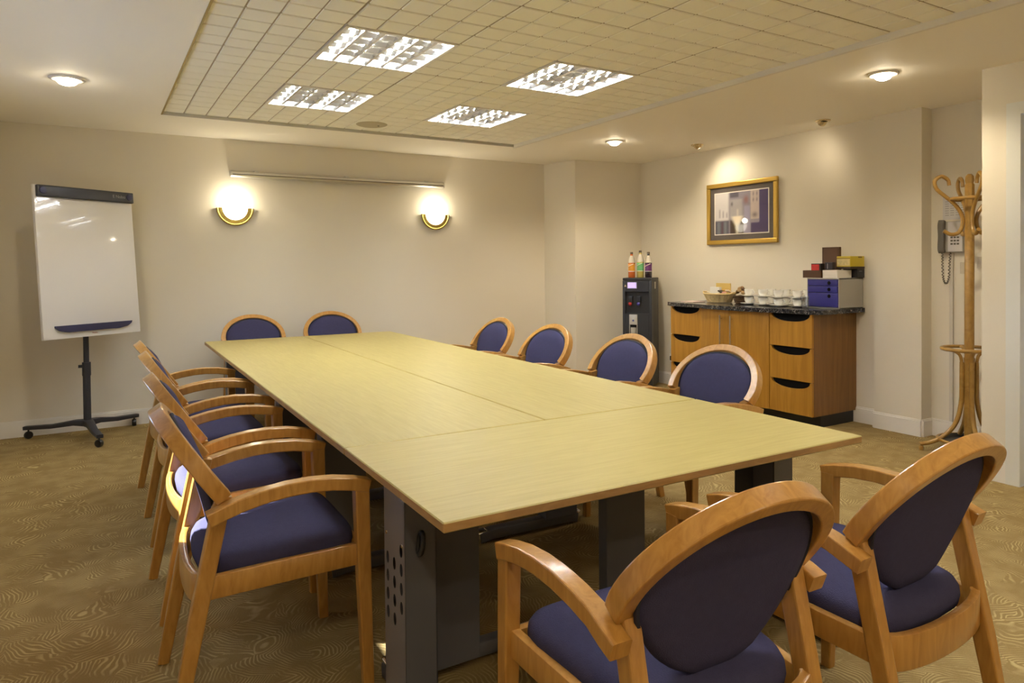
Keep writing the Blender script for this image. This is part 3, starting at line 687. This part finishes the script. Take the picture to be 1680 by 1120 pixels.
obj('carton_body', one(bevbox, 5.345, 5.445, 3.45, 3.575, 0, .072, .003), mat('carton_black', (.012, .010, .010), .4), t)
obj('print_line', one(box, 5.37, 5.41, 3.449, 3.45, .05, .056), mat('print_grey', (.2, .2, .2), .5), t)
t = thing('dark_tray', 'shallow dark brown tray carrying the yellow box', 'tray', (0, 0, Z1+.0725))
obj('tray_body', one(bevbox, 5.25, 5.445, 3.448, 3.575, 0, .018, .003), mat('tray_dark', (.035, .018, .008), .5), t)
t = thing('yellow_box', 'yellow printed tea box on the shallow dark tray', 'box', (0, 0, Z1+.091))
obj('box_body', one(bevbox, 5.255, 5.442, 3.45, 3.572, 0, .085, .003), mat('yellow_card', (.56, .44, .03), .5), t)
obj('printed_front', one(box, 5.2535, 5.255, 3.455, 3.568, .008, .062), mat('pale_print', (.62, .52, .25), .5, var=.45, vscale=45), t)
obj('dark_band', one(box, 5.2533, 5.255, 3.453, 3.57, .064, .072), mat('band_brown', (.25, .17, .03), .5), t)
obj('tuck_slot', one(box, 5.36, 5.41, 3.449, 3.45, .072, .081), mat('band_dark', (.12, .07, .005), .5), t)
# ------------------------------------------------------------------ cups and saucers
def cup_parts(root, handle_a):
    prof = [(0, .002), (.022, .0), (.024, .004), (.032, .012), (.041, .035), (.043, .062), (.0405, .062), (.0385, .035), (.03, .014), (0, .010)]
    obj('cup_body', one(lathe, prof, 20), CERAMIC, root, 50)
    c, s = math.cos(handle_a), math.sin(handle_a)
    b = NB(); tube(b, [((.037+.024*math.sin(PI*q/8))*c, (.037+.024*math.sin(PI*q/8))*s, .054-.040*q/8) for q in range(9)], .004, 6); obj('handle', b, CERAMIC, root, 60)
def saucer(x, y, z, lab, grp):
    o = obj('saucer', one(lathe, [(0, .0), (.035, .0), (.04, .004), (.077, .014), (.078, .016), (.04, .007), (0, .005)], 24), CERAMIC, None, 50, (x, y, z)); tag(o, lab, 'saucer', grp); return o
cup0 = None; sau0 = None
stacks = [(5.12, 4.356, 'first stack from the basket'), (5.10, 4.185, 'second stack from the basket'), (5.06, 3.99, 'third stack from the basket'), (5.24, 4.06, 'stack behind the third one'), (5.10, 3.83, 'front stack next to the glass'), (5.28, 4.245, 'rear stack near the wall, behind the second'), (5.30, 3.87, 'rear stack near the wall, beside the drawer unit')]
for i, (x, y, w_) in enumerate(stacks):
    for lv in range(2):
        z = WZ+lv*.0715
        sl = ('lower' if lv == 0 else 'upper')+' white saucer in the '+w_; cl = ('lower' if lv == 0 else 'upper')+' white coffee cup in the '+w_
        if sau0 is None: sau0 = saucer(x, y, z, sl, 'white saucers on the worktop')
        else:
            o = sau0.copy(); C.objects.link(o); o.location = (x, y, z); o['label'] = sl
        rz = random.uniform(-.4, .4) - PI/2
        if cup0 is None:
            cup0 = thing('coffee_cup', cl, 'cup', (x, y, z+.0078), rz, 'white coffee cups on the worktop'); cup_parts(cup0, 0)
        else: dup(cup0, (x, y, z+.0078), rz, cl)
GL_ = clear('drinking_glass', (.93, .95, .96), .18)
o = obj('drinking_glass', one(lathe, [(0, .0), (.026, .0), (.03, .004), (.034, .10), (.032, .10), (.027, .01), (0, .008)], 20), GL_, None, 50, (5.01, 3.69, WZ)); tag(o, 'clear drinking glass beside the blue drawer unit', 'glass')
# ------------------------------------------------------------------ baskets
t = thing('wicker_basket', 'oval pale wicker basket holding packets at the left of the worktop', 'basket', (5.20, 4.78, WZ), PI/2)
b = NB(); n = 36
rows = []
for j in range(9):
    q = j/8; z = .004+.078*q; s = .74+.26*q
    rows.append([b.verts.new(((.165*s+.004*((i+j) % 2))*math.cos(2*PI*i/n), (.115*s+.004*((i+j) % 2))*math.sin(2*PI*i/n), z)) for i in range(n)])
for A, B in zip(rows, rows[1:]):
    for i in range(n): b.faces.new((A[i], A[(i+1) % n], B[(i+1) % n], B[i]))
b.faces.new(rows[0][::-1]); obj('basket_wall', b, WICKER, t, 20)
b = NB(); tube(b, [(.168*math.cos(2*PI*i/n), .118*math.sin(2*PI*i/n), .084) for i in range(n)], .008, 8, True); obj('rim', b, WICKER, t, 60)
for i in range(18):
    a = 2*PI*i/18; b = NB(); tube(b, [(.126*math.cos(a), .089*math.sin(a), .004), (.148*math.cos(a), .104*math.sin(a), .045), (.169*math.cos(a), .119*math.sin(a), .084)], .004, 6); obj('stake', b, WICKER, t, 60)
for s in (-1, 1):
    b = NB(); tube(b, [(s*.166, -.04, .085), (s*.19, -.02, .10), (s*.19, .02, .10), (s*.166, .04, .085)], .007, 8); obj('handle', b, WICKER, t, 60)
tag(obj('yellow_card', one(bevbox, 5.25, 5.26, 4.69, 4.87, WZ+.03, WZ+.185, .002), mat('manila', (.62, .45, .14), .6)), 'upright yellow card standing at the back of the wicker basket', 'card')
tag(obj('white_packet', one(bevbox, 5.15, 5.18, 4.735, 4.855, WZ+.06, WZ+.15, .003), mat('packet_white', (.78, .78, .74), .5)), 'white packet standing at the front of the wicker basket', 'packet')
k = 0
for (x, y, z, m_, lb) in ((5.16, 4.70, .092, 'pink', 'pink'), (5.18, 4.89, .09, 'cream', 'cream'), (5.21, 4.68, .11, 'cream', 'cream'), (5.15, 4.715, .108, 'black', 'dark'), (5.21, 4.72, .115, 'amber', 'amber')):
    col = {'pink': (.7, .42, .38), 'cream': (.75, .66, .5), 'black': (.03, .025, .02), 'amber': (.55, .33, .06)}[m_]
    lab = {'pink': 'pink sachet lying in the wicker basket', 'dark': 'dark sachet beside the white packet in the wicker basket', 'amber': 'amber sachet in the middle of the wicker basket'}.get(lb) or ('cream sachet at the left in the wicker basket' if y > 4.7 else 'cream sachet at the right in the wicker basket')
    b = NB(); bevbox(b, -.03, .03, -.02, .02, -.006, .006, .004, 2, T(x, y, WZ+z) @ RZ(random.uniform(0, 3)) @ RX(.5))
    tag(obj('sachet', b, mat('sachet_'+m_, col, .5)), lab, 'sachet', 'sachets in the wicker basket')
t = thing('dark_basket', 'dark brown woven basket between the pale basket and the cups', 'basket', (5.20, 4.515, WZ))
b = NB(); lathe(b, [(0, 0), (.05, 0), (.065, .03), (.07, .07), (.064, .07), (.058, .03), (0, .012)], 22); obj('basket_wall', b, BROWNW, t, 30)
for j in range(4):
    b = NB(); tube(b, [((.058+.005*j)*math.cos(2*PI*i/20), (.058+.005*j)*math.sin(2*PI*i/20), .012+.018*j+.003*(i % 2)) for i in range(20)], .006, 6, True); obj('weave_band', b, BROWNW, t, 60)
for i in range(9):
    a = i*2.4; r = .012+.004*i
    b = NB(); lathe(b, [(0, -.018), (.016, -.01), (.02, 0), (.016, .01), (0, .018)], 8, T(5.20+r*math.cos(a), 4.515+r*math.sin(a), WZ+.092+.006*(9-i)) @ RX(a))
    tag(obj('wrapped_sweet', b, mat('sweet_%d' % (i % 3), ((.25, .14, .05), (.45, .3, .14), (.12, .06, .03))[i % 3], .6), None, 60), 'small brown wrapped piece heaped in the dark woven basket', 'sweet', 'brown pieces in the dark basket')
b = NB(); bevbox(b, 5.0, 5.16, 4.93, 5.10, WZ, WZ+.006, .001); tag(obj('paper_leaflet', b, mat('leaflet', (.75, .6, .55), .6)), 'pale pink leaflets lying flat at the left end of the black worktop', 'leaflet')
# ------------------------------------------------------------------ water cooler and bottles
WR = math.radians(-55.8)   # front (local -y) looks toward the table
t = thing('water_cooler', 'black floor standing water cooler with silver nozzle and lit display', 'water cooler', (5.15, 5.86, 0), WR)
CB = mat('cooler_black', (.022, .023, .026), .4)
CS = mat('cooler_side', (.055, .05, .042), .5)
HW, HD, HZ = .16, .16, 1.185
b = NB(); bevbox(b, -HW, HW, -HD+.05, HD, .02, HZ-.03, .012, 2); obj('body', b, CS, t, 40)
b = NB(); bevbox(b, -HW, HW, -HD, HD, HZ-.03, HZ, .012, 2); obj('top', b, CB, t, 40)
b = NB(); bevbox(b, -HW, -HW+.03, -HD, -HD+.06, .02, HZ-.03, .006, 2); bevbox(b, HW-.03, HW, -HD, -HD+.06, .02, HZ-.03, .006, 2)
bevbox(b, -HW+.03, HW-.03, -HD, -HD+.06, HZ-.15, HZ-.03, .003, 1); bevbox(b, -HW+.03, HW-.03, -HD, -HD+.06, .02, .80, .003, 1); obj('front_panel', b, CB, t, 40)
obj('dispense_recess', one(box, -HW+.03, HW-.03, -HD+.035, -HD+.05, .80, HZ-.15), mat('recess_black', (.012, .012, .013), .5), t)
b = NB(); bevbox(b, -.105, -.03+.03, -HD-.006, -HD, HZ-.115, HZ-.045, .002); dsp = obj('display', b, mat('display_bezel', (.4, .36, .5), .4), t)
obj('screen', one(box, -.098, -.008, -HD-.0075, -HD-.006, HZ-.108, HZ-.052), mat('lit_screen', (.3, .25, .6), .3, emit=(.55, .42, 1.0), es=.55, var=.3, vscale=60), dsp)
b = NB(); prism(b, [(-.012, -.01), (.012, -.01), (0, .014)], 0, .003, T(-.128, -HD-.0005, HZ-.085) @ RX(PI/2)); obj('warning_mark', b, mat('warning_pale', (.6, .5, .35), .5), t)
for x, nm, col in ((-.075, 'hot_tap', (.45, .03, .03)), (.015, 'cold_tap', (.09, .08, .4))):
    b = NB(); bevbox(b, x-.022, x+.022, -HD-.005, -HD+.05, .915, .985, .006, 2); tp = obj(nm, b, BLACK, t, 40)
    b = NB(); lathe(b, [(0, .02), (.016, .014), (.02, 0), (.014, -.016), (0, -.02)], 16, T(x, -HD-.004, .905)); obj('lever', b, mat(nm+'_lever', col, .4), tp, 60)
b = NB(); bevbox(b, -.085, -.0+.005, -HD-.012, -HD+.01, .68, .79, .006, 2); nz = obj('nozzle_panel', b, mat('silver', (.55, .55, .53), .3, .3), t, 40)
obj('logo_dot', one(lathe, [(0, .002), (.011, .001), (.011, 0)], 16, T(-.04, -HD-.012, .725) @ RX(PI/2)), mat('logo_blue', (.1, .12, .35), .4), nz)
b = NB(); bevbox(b, -.085, -.077, -HD-.012, -HD+.01, .40, .68, .002); bevbox(b, -.003, .005, -HD-.012, -HD+.01, .40, .68, .002); obj('cup_chute_frame', b, MATS['silver'], t)
obj('cup_recess', one(box, -.077, -.003, -HD+.0, -HD+.004, .40, .68), DARK, t)
b = NB(); lathe(b, [(0, .0), (.028, 0), (.03, .23), (0, .23)], 16, T(-.04, -HD-.002, .42)); obj('cup_tube', b, MATS['silver'], t, 50)
obj('side_label', one(box, HW, HW+.001, -.03, .02, HZ-.12, HZ-.045), mat('label_pale', (.6, .58, .5), .5), t)
def bottle(lx, ly, cols, lab, h=1.0):
    p = Matrix.Translation((5.15, 5.86, 0)) @ RZ(WR) @ Vector((lx, ly, HZ+.0005))
    t = thing('drink_bottle', lab, 'bottle', p, WR, 'squash bottles on the water cooler')
    liq = mat('liquid_'+cols[0], cols[1], .15, coat=.4); lab_ = mat('wrap_'+cols[0], cols[2], .4, var=.25, vscale=30)
    prof = [(0, 0), (.034, 0), (.038, .008), (.038, .07*h), (.036, .10*h), (.038, .16*h), (.037, .18*h), (.028, .215*h), (.016, .245*h), (.0135, .262*h), (0, .262*h)]
    obj('bottle_body', one(lathe, prof, 20), liq, t, 50)
    obj('label', one(lathe, [(.0386, .075*h), (.0368, .10*h), (.0386, .155*h)], 20), lab_, t, 50)
    obj('label_line', one(lathe, [(.0391, .068*h), (.0391, .073*h)], 20), CERAMIC, t)
    b = NB(); tube(b, [(.0395*math.cos(a), .0395*math.sin(a), h*(.125+.028*q/10)) for q in range(11) for a in [-2.4+1.6*q/10]], .0035, 5); obj('label_swoosh', b, mat('swoosh', (.85, .8, .68), .4), t, 60)
    obj('shoulder', one(lathe, [(.0392, .165*h), (.0375, .182*h), (.0288, .216*h), (.0166, .246*h)], 20), mat('bottle_clear', (.62, .58, .50), .12, coat=.4), t, 50)
    obj('cap', one(lathe, [(.015, .262*h), (.0155, .264*h), (.0155, .282*h), (.013, .285*h), (0, .285*h)], 16), mat('cap_brown', (.10, .07, .04), .4), t, 50)
bottle(-.095, -.02, ('orange', (.55, .13, .03), (.85, .36, .04)), 'squash bottle with orange label, left of three on the water cooler', .98)
bottle(.0, -.01, ('green', (.5, .42, .12), (.16, .5, .2)), 'squash bottle with green label, middle of three on the water cooler', 1.04)
bottle(.092, -.02, ('purple', (.02, .01, .02), (.13, .035, .15)), 'squash bottle with purple label, right of three on the water cooler', .98)
# ------------------------------------------------------------------ framed picture
PX, PY0, PY1, PZ0, PZ1 = XR, 4.295, 5.162, 1.522, 2.137
t = thing('framed_picture', 'gold framed print with grey mount hanging above the cabinet', 'picture', (PX, (PY0+PY1)/2, (PZ0+PZ1)/2))
W2, H2 = (PY1-PY0)/2, (PZ1-PZ0)/2
for n_, (ya, yb, za, zb) in enumerate(((-W2, W2, H2-.045, H2), (-W2, W2, -H2, -H2+.045), (-W2, -W2+.045, -H2+.045, H2-.045), (W2-.045, W2, -H2+.045, H2-.045))):
    b = NB(); bevbox(b, -.032, -.002, ya, yb, za, zb, .009, 3); obj('frame_rail', b, GOLDF, t, 40)
obj('mount', one(box, -.016, -.008, -W2+.044, W2-.044, -H2+.044, H2-.044), mat('mount_grey', (.10, .085, .082), .7), t)
obj('inner_border', one(box, -.0175, -.016, -.335, .337, -.2125, .2125), mat('mount_white', (.8, .76, .7), .7), t)
def picture_color(u, v):
    # u from left to right, v up; a soft street scene with a fountain, loosely as in the print
    def sm(a, b_, x): x = max(0, min(1, (x-a)/(b_-a))); return x*x*(3-2*x)
    c = [.42, .40, .47]
    def lay(col, k):
        for i in range(3): c[i] = c[i]*(1-k)+col[i]*k
    lay((.80, .78, .80), (1-sm(.24, .30, u))*sm(.30, .36, v))
    for cx in (.09, .16, .23): lay((.40, .38, .44), .7*math.exp(-((u-cx)/.014)**2)*sm(.38, .42, v)*(1-sm(.62-cx*.6, .70-cx*.6, v)))
    lay((.20, .19, .25), (1-sm(.26, .28, u))*(1-sm(.30, .34, v)))
    for cx in (.07, .2): lay((.33, .38, .42), .8*math.exp(-((u-cx)/.03)**2)*(1-sm(.28, .32, v)))
    lay((.20, .07, .14), .6*math.exp(-((u-.14)/.02)**2)*(1-sm(.28, .32, v)))
    lay((.14, .10, .09), sm(.28, .31, u)*(1-sm(.54, .56, u))*(1-sm(.30, .36, v)))
    lay((.55, .53, .56), sm(.28, .31, u)*(1-sm(.5, .56, u))*sm(.36, .42, v)*(1-sm(.8, .86, v)))
    lay((.22, .21, .27), sm(.28, .31, u)*(1-sm(.44, .48, u))*sm(.86, .9, v))
    lay((.18, .18, .2), .8*math.exp(-((u-.33)/.02)**2-((v-.72)/.05)**2))
    lay((.45, .22, .2), .8*math.exp(-((u-.60)/.045)**2-((v-.80)/.09)**2))
    lay((.48, .46, .62), sm(.55, .58, u)*(1-sm(.66, .69, u))*(1-sm(.62, .68, v)))
    lay((.70, .62, .60), sm(.67, .70, u)*(1-sm(.83, .85, u))*sm(.30, .34, v))
    for cx in (.735, .80):
        for cz in (.78, .92): lay((.28, .24, .30), .8*math.exp(-((u-cx)/.014)**2-((v-cz)/.05)**2))
    lay((.22, .19, .22), .7*math.exp(-((u-.76)/.05)**2-((v-.42)/.06)**2))
    lay((.15, .11, .28), sm(.83, .86, u)); lay((.14, .10, .26), sm(.68, .70, u)*(1-sm(.22, .28, v)))
    lay((.45, .42, .5), sm(.67, .70, u)*(1-sm(.83, .85, u))*sm(.22, .25, v)*(1-sm(.30, .33, v)))
    k = math.exp(-((u-.43)/(.05+.06*sm(.2, .38, v)))**4)*sm(.18, .24, v)*(1-sm(.40, .44, v)); lay((.93, .86, .74), k)
    lay((.85, .82, .72), .8*math.exp(-((u-.43)/.03)**2)*(1-sm(.2, .26, v)))
    lay((.8, .76, .7), .7*math.exp(-((u-.44)/.02)**2)*sm(.4, .44, v)*(1-sm(.55, .62, v)))
    return c
nu, nv = 72, 48
me = bpy.data.meshes.new('print'); vs = []; fs = []; cols = []
for j in range(nv+1):
    for i in range(nu+1):
        u, v = i/nu, j/nv; vs.append((-.0182, .325-.65*u, -.2025+.405*v)); cols.append((*[.9*max(0, x)**1.45 for x in picture_color(u, v)], 1))
for j in range(nv):
    for i in range(nu): a = j*(nu+1)+i; fs.append((a, a+1, a+nu+2, a+nu+1))
me.from_pydata(vs, [], fs); at = me.color_attributes.new('Col', 'FLOAT_COLOR', 'POINT')
for i, c_ in enumerate(cols): at.data[i].color = c_
pm, nt, pb = nodes('art_print'); an = nt.nodes.new('ShaderNodeVertexColor'); an.layer_name = 'Col'
nt.links.new(an.outputs[0], pb.inputs['Base Color']); pb.inputs['Roughness'].default_value = .6
me.materials.append(pm); o = bpy.data.objects.new('print', me); C.objects.link(o); o.parent = t
obj('glazing', one(box, -.0205, -.0195, -W2+.044, W2-.044, -H2+.044, H2-.044), clear('picture_glass', (1, 1, 1), .025), t)
# ------------------------------------------------------------------ coat stand
t = thing('coat_stand', 'tall bentwood coat stand with curled hooks in the alcove', 'coat stand', (5.215, 2.535, 0), math.radians(8))
def bez(p, n=10):
    # Catmull-Rom through points
    P = [Vector(q) for q in p]; P = [P[0]*2-P[1]]+P+[P[-1]*2-P[-2]]; out = []
    for i in range(1, len(P)-2):
        for k in range(n):
            s = k/n; a, b_, c_, d = P[i-1], P[i], P[i+1], P[i+2]
            out.append(.5*((2*b_)+(c_-a)*s+(2*a-5*b_+4*c_-d)*s*s+(3*b_-a-3*c_+d)*s**3))
    out.append(P[-2]); return out
obj('lower_post', one(lathe, [(0, .05), (.03, .05), (.034, .3), (.034, .62), (.036, .66), (0, .66)], 8), BENT, t, 30)
obj('pole', one(lathe, [(0, .655), (.03, .655), (.029, 1.47), (.026, 1.475), (0, 1.475)], 20), BENT, t, 40)
b = NB(); lathe(b, [(0, 1.47), (.03, 1.47), (.03, 1.86), (.024, 1.87), (.030, 1.89), (.026, 1.92), (.012, 1.935), (0, 1.936)], 8); obj('top_post', b, BENT, t, 30)
for k in range(4):
    a = PI/2*k+math.radians(-53)+PI; c, s = math.cos(a), math.sin(a)
    def P3(r, z): return (r*c, r*s, z)
    b = NB(); tube(b, bez([P3(.045, .63), P3(.046, .5), P3(.05, .34), P3(.085, .2), P3(.16, .105), P3(.24, .06), P3(.31, .045)]), .0155, 8); lg = obj('leg', b, BENT, t, 60)
    b = NB(); lathe(b, [(0, 0), (.014, .003), (.016, .02), (.01, .035), (0, .036)], 12, T(.30*c, .30*s, 0)); obj('foot', b, BENT, lg, 60)
    b = NB(); tube(b, bez([P3(.045, .62), P3(.06, .68), P3(.11, .715), P3(.15, .72)]), .011, 8); obj('ring_stay', b, BENT, t, 60)
    b = NB(); tube(b, bez([P3(.16, 1.545), P3(.115, 1.52), P3(.07, 1.53), P3(.045, 1.58), P3(.048, 1.65), P3(.085, 1.72), P3(.15, 1.785), P3(.205, 1.84), P3(.215, 1.895), P3(.175, 1.925), P3(.135, 1.90), P3(.125, 1.86)]), [.0135]*100+[.0125]*11, 8); obj('hook', b, BENT, t, 60)
b = NB(); tube(b, [(.165*math.cos(2*PI*i/40), .165*math.sin(2*PI*i/40), .722) for i in range(40)], .0125, 8, True); obj('umbrella_ring', b, BENT, t, 60)
b = NB(); tube(b, [(.118*math.cos(2*PI*i/40), .118*math.sin(2*PI*i/40), 1.765) for i in range(40)], .0125, 8, True); obj('hook_ring', b, BENT, t, 60)
b = NB(); tube(b, [(.19*math.cos(2*PI*i/40), .19*math.sin(2*PI*i/40), .085) for i in range(40)], .011, 8, True); obj('base_ring', b, BENT, t, 60)
obj('drip_tray', one(lathe, [(0, .066), (.16, .066), (.182, .092), (.178, .094), (.155, .072), (0, .072)], 30), BLACK, t, 40)
# ------------------------------------------------------------------ telephone, notice, trunking, sockets in the alcove
XA = 5.52
t = thing('wall_telephone', 'pale grey wall telephone behind the coat stand', 'telephone', (XA, 2.79, 1.40))
PH = mat('phone_grey', (.40, .385, .34), .5); PHD = mat('phone_dark', (.12, .11, .09), .5)
b = NB(); bevbox(b, -.04, -.001, -.085, .085, 0, .23, .01, 2); obj('phone_body', b, PH, t, 40)
obj('face_plate', one(bevbox, -.046, -.04, -.08, .022, .004, .225, .003), mat('phone_face', (.62, .6, .6), .5), t)
b = NB()
for i in range(3):
    for j in range(4): box(b, -.050, -.046, -.058+i*.022, -.043+i*.022, .055+j*.024, .068+j*.024)
tag(obj('keypad', b, PHD, t), kind='stuff')
b = NB(); sweep(b, bez([(-.055, .058, .235), (-.068, .058, .2), (-.062, .058, .12), (-.068, .058, .03), (-.055, .058, -.0)], 5), (0, 1, 0), .045, .03, .008); obj('handset', b, PHD, t, 40)
b = NB()
path = bez([(-.05, .058, .0), (-.045, .06, -.09), (-.045, .055, -.19), (-.045, .035, -.235), (-.045, .015, -.19), (-.045, .01, -.09), (-.03, .012, .0)], 24)
tube(b, [p+Vector((.006*math.cos(i*1.1), .006*math.sin(i*1.1), 0)) for i, p in enumerate(path)], .003, 5); obj('coiled_cord', b, PHD, t, 60)
t = thing('notice_sheet', 'printed notice sheet fixed to the wall above the telephone', 'notice', (XA, 2.785, 1.645))
obj('sheet', one(box, -.003, -.001, -.085, .085, 0, .17), mat('paper', (.62, .6, .6), .7), t)
b = NB()
for r_ in range(7):
    for c_ in range(4): box(b, -.0035, -.003, -.07+c_*.037, -.043+c_*.037, .03+r_*.017, .036+r_*.017)
tag(obj('print_rows', b, mat('print_soft', (.38, .37, .38), .7), t), kind='stuff')
tag(obj('cable_trunking', one(bevbox, XA-.018, XA-.001, 2.79, 2.815, .13, 1.395, .003), mat('trunking', (.60, .56, .50), .5)), 'thin white vertical cable trunking running down from the wall telephone', 'trunking')
SOCK = mat('socket_cream', (.56, .50, .40), .4)
for y, z, lab in ((2.70, 1.24, 'blank wall plate left of the coat stand pole under the telephone'), (2.585, 1.28, 'light switch plate partly hidden behind the coat stand pole')):
    t = thing('wall_plate', lab, 'wall plate', (XA, y, z), 0, 'wall plates in the alcove')
    obj('plate', one(bevbox, -.011, -.001, -.043, .043, 0, .086, .004, 2), SOCK, t); obj('rocker', one(bevbox, -.014, -.010, -.01, .01, .03, .056, .002), SOCK, t)
t = thing('wall_socket', 'wall socket low between cooler and cabinet with a black plug', 'socket', (XR, 5.66, .30))
obj('plate', one(bevbox, -.012, -.001, -.075, .075, -.043, .043, .004, 2), WHITE, t); obj('plug', one(bevbox, -.05, -.012, -.02, .03, -.025, .025, .008, 2), BLACK, t)
